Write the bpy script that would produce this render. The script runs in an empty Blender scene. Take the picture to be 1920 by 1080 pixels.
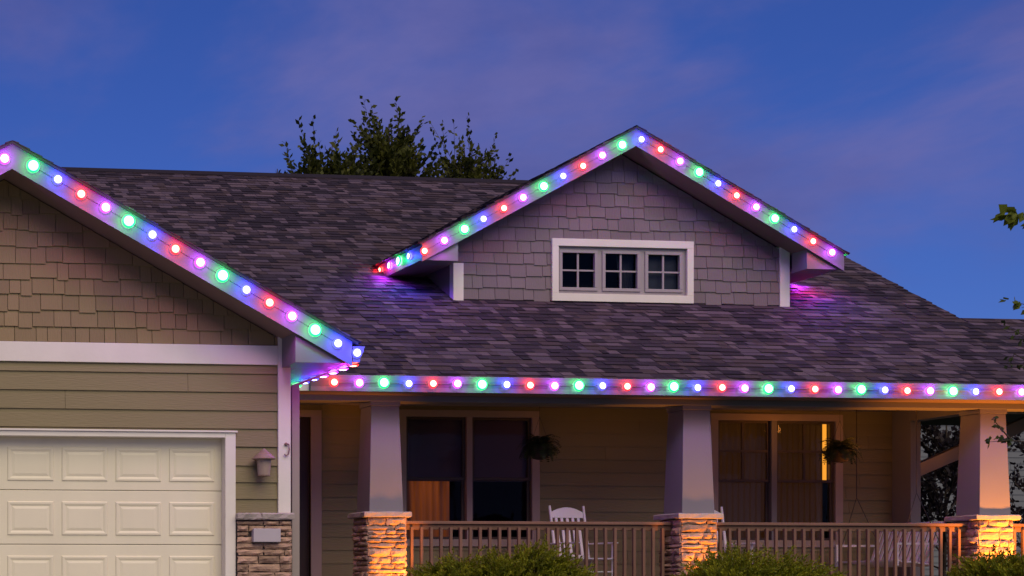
import bpy, math, random
from mathutils import Vector, Matrix
random.seed(11)
R = math.radians
scene = bpy.context.scene
COL = scene.collection

# ------------------------------------------------------------------ camera
cam_d = bpy.data.cameras.new('camera')
cam_d.lens = 60.0; cam_d.sensor_width = 36.0; cam_d.sensor_fit = 'HORIZONTAL'
cam_d.shift_x = (960 + 134) / 1920.0
cam_d.shift_y = (1100 - 540) / 1920.0
cam_d.clip_start = 0.1; cam_d.clip_end = 3000
cam = bpy.data.objects.new('camera', cam_d); COL.objects.link(cam)
cam.location = (0, 0, 0.75)
cam.rotation_euler = (R(90), 0, R(-6.525))
scene.camera = cam

# ------------------------------------------------------------------ sky, sun, exposure
SUN_EL, SUN_AZ = R(48), R(168)          # azimuth clockwise from +Y: the light comes from behind the viewer
world = bpy.data.worlds.new('World'); scene.world = world; world.use_nodes = True
wn = world.node_tree.nodes; wl = world.node_tree.links
for n in list(wn): wn.remove(n)
def wnode(t, **kw):
    n = wn.new(t)
    for k, v in kw.items(): setattr(n, k, v)
    return n
w_out = wnode('ShaderNodeOutputWorld'); w_bg = wnode('ShaderNodeBackground')
w_sky = wnode('ShaderNodeTexSky'); w_sky.sky_type = 'NISHITA'; w_sky.sun_disc = False
w_sky.sun_elevation = SUN_EL; w_sky.sun_rotation = SUN_AZ
w_sky.air_density = 1.0; w_sky.dust_density = 0.3; w_sky.ozone_density = 6.0; w_sky.altitude = 300
w_tint = wnode('ShaderNodeMix', data_type='RGBA', blend_type='MULTIPLY'); w_tint.inputs[0].default_value = 1.0
w_tint.inputs[7].default_value = (0.35, 0.475, 1.03, 1)
wl.new(w_sky.outputs[0], w_tint.inputs[6])
# clouds: soft banks of evening cloud over the whole dome
w_tc = wnode('ShaderNodeTexCoord'); w_map = wnode('ShaderNodeMapping'); w_map.inputs['Scale'].default_value = (2.3, 2.3, 5.6)
w_map.inputs['Location'].default_value = (4.4648, 12.5487, 18.9542)
wl.new(w_tc.outputs['Generated'], w_map.inputs[0])
w_n1 = wnode('ShaderNodeTexNoise'); w_n1.inputs['Scale'].default_value = 1.25; w_n1.inputs['Detail'].default_value = 7; w_n1.inputs['Roughness'].default_value = 0.55
w_n1.inputs['Distortion'].default_value = 0.35
wl.new(w_map.outputs[0], w_n1.inputs['Vector'])
w_r1 = wnode('ShaderNodeValToRGB'); w_r1.color_ramp.interpolation = 'EASE'
w_r1.color_ramp.elements[0].position = 0.41; w_r1.color_ramp.elements[1].position = 0.60
w_r1.color_ramp.elements[1].color = (0.85, 0.85, 0.85, 1)
wl.new(w_n1.outputs[0], w_r1.inputs[0])
w_n2 = wnode('ShaderNodeTexNoise'); w_n2.inputs['Scale'].default_value = 2.6; w_n2.inputs['Detail'].default_value = 6; w_n2.inputs['Roughness'].default_value = 0.6
wl.new(w_map.outputs[0], w_n2.inputs['Vector'])
w_r2 = wnode('ShaderNodeValToRGB'); w_r2.color_ramp.elements[0].position = 0.35; w_r2.color_ramp.elements[1].position = 0.65
w_r2.color_ramp.elements[0].color = (0.25, 0.27, 0.84, 1); w_r2.color_ramp.elements[1].color = (0.39, 0.37, 0.98, 1)
wl.new(w_n2.outputs[0], w_r2.inputs[0])
w_sc = wnode('ShaderNodeVectorMath', operation='SCALE'); w_sc.inputs['Scale'].default_value = 5.0; wl.new(w_r2.outputs[0], w_sc.inputs[0])
w_mix = wnode('ShaderNodeMix', data_type='RGBA'); wl.new(w_sc.outputs[0], w_mix.inputs[7])
wl.new(w_r1.outputs[0], w_mix.inputs[0]); wl.new(w_tint.outputs[2], w_mix.inputs[6])
wl.new(w_mix.outputs[2], w_bg.inputs[0]); w_bg.inputs[1].default_value = 0.08
wl.new(w_bg.outputs[0], w_out.inputs[0])

sun_d = bpy.data.lights.new('sun', 'SUN'); sun_d.energy = 2.75; sun_d.angle = R(60); sun_d.color = (1.0, 0.83, 0.56)
sun = bpy.data.objects.new('sun', sun_d); COL.objects.link(sun)
sd = Vector((math.sin(SUN_AZ) * math.cos(SUN_EL), math.cos(SUN_AZ) * math.cos(SUN_EL), math.sin(SUN_EL)))
sun.rotation_euler = sd.to_track_quat('Z', 'Y').to_euler()
scene.view_settings.view_transform = 'Standard'; scene.view_settings.look = 'None'
scene.view_settings.exposure = 0.0; scene.view_settings.gamma = 1.0; scene.view_settings.use_curve_mapping = False
scene.render.engine = 'CYCLES'
scene.cycles.use_denoising = True
scene.cycles.max_bounces = 4
scene.cycles.transparent_max_bounces = 12
scene.cycles.sample_clamp_indirect = 4.0

# ------------------------------------------------------------------ materials
def material(name, col, rough=0.6, noise=None, bump=None, objrand=0.0, attr=None, spec=0.4, streak=None, metallic=0.0, col2=None):
    m = bpy.data.materials.new(name); m.use_nodes = True
    nt = m.node_tree; N = nt.nodes; L = nt.links; b = N['Principled BSDF']
    b.inputs['Roughness'].default_value = rough; b.inputs['Specular IOR Level'].default_value = spec
    b.inputs['Metallic'].default_value = metallic
    cur = None
    rgb = N.new('ShaderNodeRGB'); rgb.outputs[0].default_value = (*col, 1); cur = rgb.outputs[0]
    if attr:
        a = N.new('ShaderNodeAttribute'); a.attribute_name = attr
        mx = N.new('ShaderNodeMix'); mx.data_type = 'RGBA'
        mx.inputs[7].default_value = (*(col2 or col), 1)
        L.new(a.outputs['Fac'], mx.inputs[0]); L.new(cur, mx.inputs[6]); cur = mx.outputs[2]
    fac = None
    def mul(sock, amt):
        nonlocal cur
        r = N.new('ShaderNodeMapRange'); r.inputs[3].default_value = 1 - amt; r.inputs[4].default_value = 1 + amt
        L.new(sock, r.inputs[0])
        v = N.new('ShaderNodeVectorMath'); v.operation = 'SCALE'
        L.new(cur, v.inputs[0]); L.new(r.outputs[0], v.inputs['Scale']); cur = v.outputs[0]
    tc = N.new('ShaderNodeTexCoord'); geo = N.new('ShaderNodeNewGeometry')
    if noise:
        t = N.new('ShaderNodeTexNoise'); t.inputs['Scale'].default_value = noise[0]; t.inputs['Detail'].default_value = 5
        L.new(geo.outputs['Position'], t.inputs['Vector']); mul(t.outputs[0], noise[1])
    if streak:
        mp = N.new('ShaderNodeMapping'); mp.inputs['Scale'].default_value = streak[0]
        L.new(geo.outputs['Position'], mp.inputs[0])
        t = N.new('ShaderNodeTexNoise'); t.inputs['Scale'].default_value = 1; t.inputs['Detail'].default_value = 4
        L.new(mp.outputs[0], t.inputs['Vector']); mul(t.outputs[0], streak[1])
    if objrand:
        o = N.new('ShaderNodeObjectInfo'); mul(o.outputs['Random'], objrand)
    L.new(cur, b.inputs['Base Color'])
    if bump:
        t = N.new('ShaderNodeTexNoise'); t.inputs['Scale'].default_value = bump[0]; t.inputs['Detail'].default_value = 4
        if len(bump) > 2:
            mp = N.new('ShaderNodeMapping'); mp.inputs['Scale'].default_value = bump[2]
            L.new(geo.outputs['Position'], mp.inputs[0]); L.new(mp.outputs[0], t.inputs['Vector'])
        else: L.new(geo.outputs['Position'], t.inputs['Vector'])
        bp = N.new('ShaderNodeBump'); bp.inputs['Strength'].default_value = bump[1]; bp.inputs['Distance'].default_value = 0.02
        L.new(t.outputs[0], bp.inputs['Height']); L.new(bp.outputs[0], b.inputs['Normal'])
    return m

def emitter(name, col, strength):
    m = bpy.data.materials.new(name); m.use_nodes = True
    N = m.node_tree.nodes; b = N['Principled BSDF']
    b.inputs['Base Color'].default_value = (0.02, 0.02, 0.02, 1)
    b.inputs['Emission Color'].default_value = (*col, 1); b.inputs['Emission Strength'].default_value = strength
    return m

def leafmat(name, ca, cb, trans=0.35, rough=0.6):
    m = material(name, ca, rough, attr='tone', col2=cb, spec=0.2)
    nt = m.node_tree; N = nt.nodes; L = nt.links; b = N['Principled BSDF']; o = N['Material Output']
    t = N.new('ShaderNodeBsdfTranslucent'); mx = N.new('ShaderNodeMixShader'); mx.inputs[0].default_value = trans
    src = b.inputs['Base Color'].links[0].from_socket
    L.new(src, t.inputs[0]); L.new(b.outputs[0], mx.inputs[1]); L.new(t.outputs[0], mx.inputs[2]); L.new(mx.outputs[0], o.inputs[0])
    return m

def glassmat(name, tint=(0.85, 0.88, 0.9)):
    m = bpy.data.materials.new(name); m.use_nodes = True
    nt = m.node_tree; N = nt.nodes; L = nt.links; N.remove(N['Principled BSDF']); o = N['Material Output']
    tr = N.new('ShaderNodeBsdfTransparent'); tr.inputs[0].default_value = (*tint, 1)
    gl = N.new('ShaderNodeBsdfGlossy'); gl.inputs['Roughness'].default_value = 0.02
    fr = N.new('ShaderNodeFresnel'); fr.inputs[0].default_value = 1.2
    no = N.new('ShaderNodeTexNoise'); no.inputs['Scale'].default_value = 2.2
    bp = N.new('ShaderNodeBump'); bp.inputs['Strength'].default_value = 0.08; bp.inputs['Distance'].default_value = 0.05
    L.new(no.outputs[0], bp.inputs['Height']); L.new(bp.outputs[0], gl.inputs['Normal'])
    mx = N.new('ShaderNodeMixShader')
    L.new(fr.outputs[0], mx.inputs[0]); L.new(tr.outputs[0], mx.inputs[1]); L.new(gl.outputs[0], mx.inputs[2]); L.new(mx.outputs[0], o.inputs[0])
    return m

M = {}
M['siding'] = material('painted_siding', (0.200, 0.165, 0.080), 0.65, noise=(1.3, 0.10), bump=(9, 0.25, (1.0, 1.0, 9.0)), objrand=0.06)
M['dormer_shake'] = material('painted_gray_shingle', (0.165, 0.130, 0.135), 0.7, noise=(2.0, 0.10), bump=(60, 0.25, (1.0, 1.0, 0.12)), objrand=0.10)
M['shake'] = material('painted_shingle', (0.222, 0.164, 0.074), 0.7, noise=(2.0, 0.10), bump=(60, 0.25, (1.0, 1.0, 0.12)), objrand=0.11)
M['trim'] = material('white_trim_paint', (0.70, 0.66, 0.57), 0.5, noise=(2.5, 0.08), streak=((5, 5, 0.8), 0.05), bump=(25, 0.06))
M['door_paint'] = material('garage_door_paint', (0.74, 0.69, 0.50), 0.45, noise=(1.2, 0.07), streak=((3.5, 1, 0.5), 0.06), bump=(140, 0.05, (0.15, 1, 1)))
M['shaded_trim'] = material('shaded_porch_trim', (0.34, 0.25, 0.21), 0.5, noise=(2.5, 0.08))  # white trim with the porch shade put into its colour
M['rake'] = material('rake_board_paint', (0.165, 0.15, 0.18), 0.5, noise=(2.5, 0.06), bump=(25, 0.06))
M['taupe'] = material('taupe_trim_paint', (0.30, 0.26, 0.22), 0.55, noise=(3, 0.06))
M['soffit'] = material('soffit_panel', (0.22, 0.15, 0.135), 0.65, noise=(3, 0.08))
M['gutter'] = material('gutter_metal', (0.165, 0.15, 0.18), 0.35, noise=(4, 0.05))
M['column'] = material('column_paint', (0.18, 0.165, 0.165), 0.6, noise=(2.2, 0.08), bump=(30, 0.06))
M['shingle'] = material('asphalt_shingle', (0.018, 0.010, 0.024), 0.85, noise=(70, 0.35), bump=(160, 0.5), attr='tone', col2=(0.096, 0.060, 0.110), spec=0.25)
_m = M['shingle']; _n = _m.node_tree.nodes; _l = _m.node_tree.links
_mx = [q for q in _n if q.bl_idname == 'ShaderNodeMix'][0]; _at = [q for q in _n if q.bl_idname == 'ShaderNodeAttribute'][0]
_rp = _n.new('ShaderNodeValToRGB'); _e = _rp.color_ramp.elements
_e[0].position = 0.0; _e[0].color = (0.016, 0.010, 0.019, 1); _e[1].position = 1.0; _e[1].color = (0.104, 0.070, 0.098, 1)
for _p, _c in ((0.3, (0.030, 0.019, 0.034)), (0.55, (0.056, 0.035, 0.044)), (0.75, (0.068, 0.047, 0.078))):
    _q = _e.new(_p); _q.color = (*_c, 1)
_l.new(_at.outputs['Fac'], _rp.inputs[0])
for _k in list(_mx.outputs[2].links): _l.new(_rp.outputs[0], _k.to_socket)
M['roof_edge'] = material('roof_edge_metal', (0.03, 0.027, 0.03), 0.6)
M['stone'] = material('ledge_stone', (0.36, 0.235, 0.165), 0.85, noise=(14, 0.35), bump=(28, 0.8), objrand=0.32, spec=0.25)
M['capstone'] = material('cap_stone', (0.33, 0.28, 0.25), 0.8, noise=(10, 0.2), bump=(30, 0.5), objrand=0.1)
M['mortar'] = material('dark_mortar', (0.055, 0.045, 0.04), 0.95, noise=(30, 0.3), bump=(40, 0.5))
M['rail'] = material('weathered_rail_wood', (0.165, 0.088, 0.052), 0.75, noise=(5, 0.2), streak=((40, 40, 2.5), 0.22), objrand=0.12)
M['floor'] = material('porch_boards', (0.20, 0.17, 0.15), 0.7, objrand=0.1)
M['ceiling'] = material('porch_ceiling_boards', (0.33, 0.28, 0.23), 0.6, noise=(3, 0.1))
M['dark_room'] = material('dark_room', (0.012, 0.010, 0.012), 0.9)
M['blind'] = material('window_blind', (0.17, 0.10, 0.115), 0.7, objrand=0.05)
M['navy_blind'] = material('dark_blue_shade', (0.030, 0.034, 0.055), 0.8)
M['curtain'] = material('brown_curtain', (0.085, 0.050, 0.030), 0.9, streak=((30, 30, 0.4), 0.3))
M['lit_curtain'] = emitter('lamp_lit_curtain', (1.0, 0.20, 0.015), 0.10)
_n = M['lit_curtain'].node_tree.nodes; _l = M['lit_curtain'].node_tree.links; _g = _n.new('ShaderNodeNewGeometry'); _mp = _n.new('ShaderNodeMapping')
_mp.inputs['Scale'].default_value = (7, 0, 0.5); _t = _n.new('ShaderNodeTexNoise'); _t.inputs['Scale'].default_value = 1.3; _r = _n.new('ShaderNodeMapRange')
_r.inputs[1].default_value = 0.3; _r.inputs[2].default_value = 0.7; _r.inputs[3].default_value = 0.02; _r.inputs[4].default_value = 0.17
_l.new(_g.outputs['Position'], _mp.inputs[0]); _l.new(_mp.outputs[0], _t.inputs['Vector']); _l.new(_t.outputs[0], _r.inputs[0]); _l.new(_r.outputs[0], _n['Principled BSDF'].inputs['Emission Strength'])
M['orange_glow'] = emitter('orange_glow_emission', (1.0, 0.36, 0.03), 1.2)  # glow shared by the lamp shades and a painted window reflection
M['warm_curtain'] = emitter('dim_lamp_lit_curtain', (1.0, 0.30, 0.03), 0.022)
M['sash'] = material('mauve_sash', (0.32, 0.28, 0.29), 0.5, noise=(5, 0.05))
M['dark_sash'] = material('dark_brown_sash', (0.055, 0.035, 0.026), 0.5)
M['glass'] = glassmat('window_glass')
M['door_wood'] = material('dark_stained_door', (0.035, 0.018, 0.015), 0.45, streak=((50, 50, 1.5), 0.3))
M['chair'] = material('chair_white_paint', (0.62, 0.58, 0.58), 0.5, noise=(8, 0.06))
M['metal'] = material('dark_metal', (0.06, 0.052, 0.05), 0.45, metallic=0.6)
M['lantern'] = material('bronze_lantern', (0.22, 0.14, 0.11), 0.5, noise=(20, 0.15))
M['lantern_glass'] = material('seeded_lantern_glass', (0.34, 0.25, 0.20), 0.3, noise=(30, 0.1))
M['plaque'] = material('pale_plaque', (0.42, 0.38, 0.40), 0.7, noise=(6, 0.06))
M['led_track'] = material('led_track', (0.16, 0.14, 0.17), 0.4)
M['led_base'] = material('led_base', (0.30, 0.29, 0.31), 0.4)
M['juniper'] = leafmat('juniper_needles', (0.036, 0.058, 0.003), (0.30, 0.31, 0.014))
M['oak'] = leafmat('tree_leaf', (0.026, 0.034, 0.006), (0.125, 0.130, 0.020))
M['plum'] = leafmat('purple_leaf', (0.014, 0.010, 0.014), (0.050, 0.036, 0.045))
M['young'] = leafmat('young_leaf', (0.028, 0.040, 0.014), (0.15, 0.19, 0.02))
M['fern'] = leafmat('fern_leaf', (0.012, 0.020, 0.008), (0.050, 0.065, 0.022))
M['bark'] = material('bark', (0.050, 0.036, 0.028), 0.9, noise=(12, 0.3), bump=(25, 0.6))
M['basket'] = material('coir_basket', (0.040, 0.026, 0.016), 0.95, noise=(50, 0.4), bump=(60, 0.8))
M['lawn'] = material('lawn', (0.035, 0.055, 0.018), 0.9, noise=(3, 0.3), bump=(80, 0.8))
M['concrete'] = material('driveway_concrete', (0.30, 0.28, 0.26), 0.85, noise=(4, 0.12), bump=(60, 0.3))
M['mulch'] = material('mulch', (0.045, 0.028, 0.018), 0.95, noise=(30, 0.4), bump=(40, 1.0))
M['nb_siding'] = material('neighbour_siding', (0.13, 0.14, 0.155), 0.65, noise=(2, 0.06), objrand=0.05)

# ------------------------------------------------------------------ helpers
W = {}
def attach(o, parent):
    if parent is not None:
        o.parent = parent
        o.matrix_parent_inverse = W.get(parent.name, Matrix.Identity(4)).inverted()
def link(name, me, mat=None, parent=None, mw=None):
    o = bpy.data.objects.new(name, me); COL.objects.link(o)
    if mat is not None and me is not None and not me.materials: me.materials.append(mat)
    attach(o, parent)
    if mw is not None: o.matrix_basis = mw
    return o
def tag(o, label=None, cat=None, group=None, kind=None):
    if label: o['label'] = label
    if cat: o['category'] = cat
    if group: o['group'] = group
    if kind: o['kind'] = kind
    return o
def empty(name, loc, label=None, cat=None, group=None):
    o = bpy.data.objects.new(name, None); COL.objects.link(o); o.empty_display_size = 0.2
    o.location = loc; W[o.name] = Matrix.Translation(loc)
    return tag(o, label, cat, group)
class MB:
    def __init__(s): s.v = []; s.f = []; s.t = []
    def add(s, vs, fs, tone=None):
        n = len(s.v); s.v += [tuple(v) for v in vs]; s.f += [tuple(i + n for i in f) for f in fs]
        if tone is not None: s.t += [tone] * len(fs)
        return s
    def box(s, x0, x1, y0, y1, z0, z1, tone=None):
        vs = [(x0,y0,z0),(x1,y0,z0),(x1,y1,z0),(x0,y1,z0),(x0,y0,z1),(x1,y0,z1),(x1,y1,z1),(x0,y1,z1)]
        return s.add(vs, [(3,2,1,0),(4,5,6,7),(0,1,5,4),(1,2,6,5),(2,3,7,6),(3,0,4,7)], tone)
    def prism_y(s, poly, y0, y1):            # poly in (x,z), counter-clockwise seen from -Y
        n = len(poly)
        vs = [(x, y0, z) for x, z in poly] + [(x, y1, z) for x, z in poly]
        fs = [tuple(range(n)), tuple(range(2*n-1, n-1, -1))] + [((i+1) % n, i, n+i, n+(i+1) % n) for i in range(n)]
        return s.add(vs, fs)
    def prism_x(s, poly, x0, x1):            # poly in (y,z)
        n = len(poly)
        vs = [(x0, y, z) for y, z in poly] + [(x1, y, z) for y, z in poly]
        fs = [tuple(range(n-1, -1, -1)), tuple(range(n, 2*n))] + [(i, (i+1) % n, n+(i+1) % n, n+i) for i in range(n)]
        return s.add(vs, fs)
    def tube(s, pts, rads, seg=8, tone=None, cap=True):
        pts = [Vector(p) for p in pts]
        if not hasattr(rads, '__len__'): rads = [rads] * len(pts)
        rings = []
        for i, p in enumerate(pts):
            d = (pts[min(i+1, len(pts)-1)] - pts[max(i-1, 0)]).normalized()
            a = d.orthogonal().normalized() if abs(d.z) < 0.95 else Vector((1,0,0)).cross(d).normalized()
            if abs(d.z) < 0.95: a = d.cross(Vector((0,0,1))).normalized()
            b = d.cross(a)
            rings.append([p + (a*math.cos(2*math.pi*k/seg) + b*math.sin(2*math.pi*k/seg))*rads[i] for k in range(seg)])
        vs = [v for r in rings for v in r]; fs = []
        for i in range(len(rings)-1):
            for k in range(seg):
                fs.append((i*seg+k, i*seg+(k+1) % seg, (i+1)*seg+(k+1) % seg, (i+1)*seg+k))
        if cap: fs += [tuple(range(seg-1, -1, -1)), tuple(range(len(vs)-seg, len(vs)))]
        return s.add(vs, fs, tone)
    def lathe(s, c, prof, seg=20, axis='z'):
        vs = []; fs = []
        for r, h in prof:
            for k in range(seg):
                a = 2*math.pi*k/seg
                p = (r*math.cos(a), r*math.sin(a), h)
                if axis == '-y': p = (p[0], -p[2], p[1])
                if axis == '-z': p = (p[0], -p[1], -p[2])
                if axis == '-x': p = (-p[2], p[0], p[1])
                if axis == 'x': p = (p[2], p[0], p[1])
                vs.append((c[0]+p[0], c[1]+p[1], c[2]+p[2]))
        for i in range(len(prof)-1):
            for k in range(seg): fs.append((i*seg+k, i*seg+(k+1) % seg, (i+1)*seg+(k+1) % seg, (i+1)*seg+k))
        fs += [tuple(range(seg-1, -1, -1)), tuple(range(len(vs)-seg, len(vs)))]
        return s.add(vs, fs)
    def mesh(s, name):
        me = bpy.data.meshes.new(name); me.from_pydata(s.v, [], s.f)
        if s.t:
            a = me.attributes.new('tone', 'FLOAT', 'FACE'); a.data.foreach_set('value', s.t)
        me.update(); return me
    def build(s, name, mat, parent=None, smooth=False, bevel=0.0):
        me = s.mesh(name); o = link(name, me, mat, parent)
        if smooth: me.polygons.foreach_set('use_smooth', [True]*len(me.polygons))
        if bevel:
            b = o.modifiers.new('bevel', 'BEVEL'); b.width = bevel; b.segments = 2; b.limit_method = 'ANGLE'
        return o
def boxo(name, mat, parent, x0, x1, y0, y1, z0, z1, bevel=0.0):
    return MB().box(x0, x1, y0, y1, z0, z1).build(name, mat, parent, bevel=bevel)

def clip(poly, a, b, c):                     # keep a*x+b*z<=c
    out = []
    for i in range(len(poly)):
        p, q = poly[i], poly[(i+1) % len(poly)]
        fp, fq = a*p[0]+b*p[1]-c, a*q[0]+b*q[1]-c
        if fp <= 0: out.append(p)
        if (fp < 0 < fq) or (fq < 0 < fp):
            t = fp/(fp-fq); out.append((p[0]+(q[0]-p[0])*t, p[1]+(q[1]-p[1])*t))
    return out
def area(poly):
    return 0.5*sum(poly[i][0]*poly[(i+1) % len(poly)][1]-poly[(i+1) % len(poly)][0]*poly[i][1] for i in range(len(poly))) if len(poly) > 2 else 0

def cladding(name, mat, parent, rects, ywall, zb_h, tb, tt, planes=(), openings=()):
    """separate overlapping boards or shingles on a wall facing -Y; rects = (x0,x1,z0,z1)"""
    for (x0, x1, z0, z1) in rects:
        polys = [[(x0,z0),(x1,z0),(x1,z1),(x0,z1)]]
        for (ox0, ox1, oz0, oz1) in openings:
            new = []
            for p in polys:
                if max(q[0] for q in p) <= ox0 or min(q[0] for q in p) >= ox1 or max(q[1] for q in p) <= oz0 or min(q[1] for q in p) >= oz1:
                    new.append(p); continue
                new.append(clip(p, 1, 0, ox0)); new.append(clip(p, -1, 0, -ox1))
                mid = clip(clip(p, -1, 0, -ox0), 1, 0, ox1)
                new.append(clip(mid, 0, 1, oz0)); new.append(clip(mid, 0, -1, -oz1))
            polys = [p for p in new if area(p) > 2e-4]
        for p in polys:
            for (a, b, c) in planes: p = clip(p, a, b, c)
            if area(p) < 6e-4: continue
            n = len(p); h = z1 - z0
            vs = [(x, ywall-(tb+(tt-tb)*(z-z0)/h), z) for x, z in p] + [(x, ywall+0.004, z) for x, z in p]
            fs = [tuple(range(n))] + [((i+1) % n, i, n+i, n+(i+1) % n) for i in range(n)]
            MB().add(vs, fs).build(name, mat, parent)

def shingle_rects(x0, x1, z0, z1, exp, rnd, drop, wmin=0.11, wmax=0.27):
    out = []; z = z0; row = 0
    while z < z1:
        x = x0 - rnd.random()*0.2
        while x < x1:
            w = rnd.choice((wmin, wmin*1.25, wmin*1.5, wmax*0.8, wmax, wmin*1.35))
            d = rnd.choice((0, 0.35, 1.0))*drop if row else 0
            a, b = max(x, x0), min(x+w-0.007, x1)
            if b-a > 0.02: out.append((a, b, z-d, z+exp+0.012))
            x += w
        z += exp; row += 1
    return out
def lap_rects(x0, x1, z0, z1, exp, rnd, lmin=2.4, lmax=3.7):
    out = []; z = z0
    while z < z1 - 0.01:
        x = x0 - rnd.random()*2.2
        while x < x1:
            L = rnd.uniform(lmin, lmax); a, b = max(x, x0), min(x+L-0.005, x1)
            if b-a > 0.05: out.append((a, b, z, min(z+exp+0.02, z1)))
            x += L
        z += exp
    return out

# ------------------------------------------------------------------ ground
g = MB().add([(-900,-900,0),(900,-900,0),(900,900,0),(-900,900,0)], [(0,1,2,3)]).build('lawn', M['lawn']); tag(g, kind='structure')
g = MB().add([(-0.4,-30,0.004),(6.4,-30,0.004),(6.4,18.6,0.004),(-0.4,18.6,0.004)], [(0,1,2,3)]).build('driveway', M['concrete']); tag(g, kind='structure')
g = MB().add([(6.6,18.9,0.006),(22,18.9,0.006),(22,21.2,0.006),(6.6,21.2,0.006)], [(0,1,2,3)]).build('planting_bed', M['mulch']); tag(g, kind='structure')

# ================================================================== HOUSE
house = empty('house', (9.0, 21.0, 0.0), 'olive siding house with garage gable, roof dormer and stone-pier porch', 'house')
rnd = random.Random(5)
YG = 18.45                      # garage front
GX, GTOP, MG = 2.94, 5.48, 0.545
GL, GR = -0.28, 6.163
def g_top(x): return GTOP - MG*abs(x-GX)
YH = 23.6                       # porch wall
YE, ZE, MR = 21.0, 3.44, 0.54   # main roof eave line and pitch
def roof_z(y): return ZE + MR*(y-YE)

# ---- garage front wall
DX0, DX1, DZ1 = 0.47, 5.43, 2.41
wall = MB()
wall.box(GL+0.01, DX0, YG+0.004, YG+0.17, 0, 3.35).box(DX1, GR-0.01, YG+0.004, YG+0.17, 0, 3.35).box(DX0, DX1, YG+0.004, YG+0.17, DZ1, 3.35)
wall.prism_y([(GL+0.01,3.352),(GR-0.01,3.352),(GR-0.01,g_top(GR)-0.29),(GX,GTOP-0.28),(GL+0.01,g_top(GL)-0.29)], YG+0.004, YG+0.17)
gw = wall.build('garage_wall', M['siding'], house)
side = MB().box(GR-0.16, GR-0.002, YG+0.18, 23.55, 0, 3.5).build('garage_side_wall', M['siding'], house)
side = MB().box(GL+0.002, GL+0.16, YG+0.18, 30, 0, 3.5).build('garage_side_wall', M['siding'], house)
cladding('siding_plank', M['siding'], gw, [(GL+0.15, DX1+0.11, a, b) for (_, _, a, b) in []], YG, 0, 0.02, 0.004)
rects = []
z = 2.47
zs = [2.305, 2.505, 2.705, 2.91, 3.115]
for zz in zs: rects += [(a, b, zz, min(zz+0.225, 3.24)) for (a, b) in ((GL+0.14, {2.505:2.2, 2.705:3.62, 2.91:5.0, 3.115:1.1, 2.305:2.0}[zz]-0.004), ({2.505:2.2, 2.705:3.62, 2.91:5.0, 3.115:1.1, 2.305:2.0}[zz], 6.03))]
cladding('siding_plank', M['siding'], gw, rects, YG, 0, 0.021, 0.003, openings=[(DX0-0.12, DX1+0.105, -1, 2.465)])
cladding('siding_plank', M['siding'], gw, [(DX1+0.10, 6.03, 1.56+0.185*k-0.02, 1.56+0.185*(k+1)) for k in range(4)], YG, 0, 0.021, 0.003)
# gable shingles
cladding('shingle', M['shake'], gw, shingle_rects(GL+0.02, GR-0.02, 3.435, 5.2, 0.1755, random.Random(21), 0.026, 0.125, 0.30), YG, 0, 0.022, 0.005,
         planes=[(MG, 1, GTOP-0.285+MG*GX), (-MG, 1, GTOP-0.285-MG*GX)])
# trim
boxo('frieze_band', M['trim'], gw, GL, 6.018, YG-0.036, YG+0.003, 3.215, 3.43, 0.004)
boxo('corner_board', M['trim'], gw, 6.02, GR, YG-0.040, YG+0.15, 1.57, 3.60, 0.004)
boxo('corner_board', M['trim'], gw, GL-0.002, GL+0.14, YG-0.040, YG+0.15, 0.0, 3.60, 0.004)
cas = MB()
cas.box(DX1-0.012, DX1+0.105, YG-0.034, YG+0.122, 0, 2.457).box(DX0-0.105, DX0+0.012, YG-0.034, YG+0.122, 0, 2.457).box(DX0+0.0125, DX1-0.0125, YG-0.034, YG+0.122, DZ1-0.008, 2.457)
cas.box(DX0-0.125, DX1+0.122, YG-0.052, YG+0.01, 2.458, 2.478)
cas.build('door_casing', M['trim'], gw, bevel=0.003)
# garage door: four sections, raised panels
gd = MB().box(DX0+0.002, DX1-0.002, YG+0.156, YG+0.18, 0.01, 2.42).build('garage_door', M['door_paint'], house)
panel_me = None
for k in range(4):
    z0 = 0.02+0.6*k
    boxo('door_section', M['door_paint'], gd, DX0+0.004, DX1-0.004, YG+0.125, YG+0.155, z0, z0+0.594, 0.006)
    for j in range(8):
        cx = 2.953 + (j-3.5)*0.607; cz = z0+0.285; a, b = 0.262, 0.19
        if panel_me is None:
            pm = MB()
            vs = []
            for (wx, wz, yy) in ((a, b, 0.002), (a-0.012, b-0.012, -0.012), (a-0.03, b-0.03, -0.012), (a-0.055, b-0.055, 0.0006-0.004), (a-0.085, b-0.085, -0.010)):
                vs += [(-wx,yy,-wz),(wx,yy,-wz),(wx,yy,wz),(-wx,yy,wz)]
            fs = []
            for r in range(4):
                for i in range(4): fs.append((r*4+i, r*4+(i+1) % 4, r*4+4+(i+1) % 4, r*4+4+i))
            fs.append((16,17,18,19)); pm.add(vs, fs); panel_me = pm.mesh('panel')
        link('panel', panel_me, M['door_paint'], gd, Matrix.Translation((cx, YG+0.126, cz)))
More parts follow.
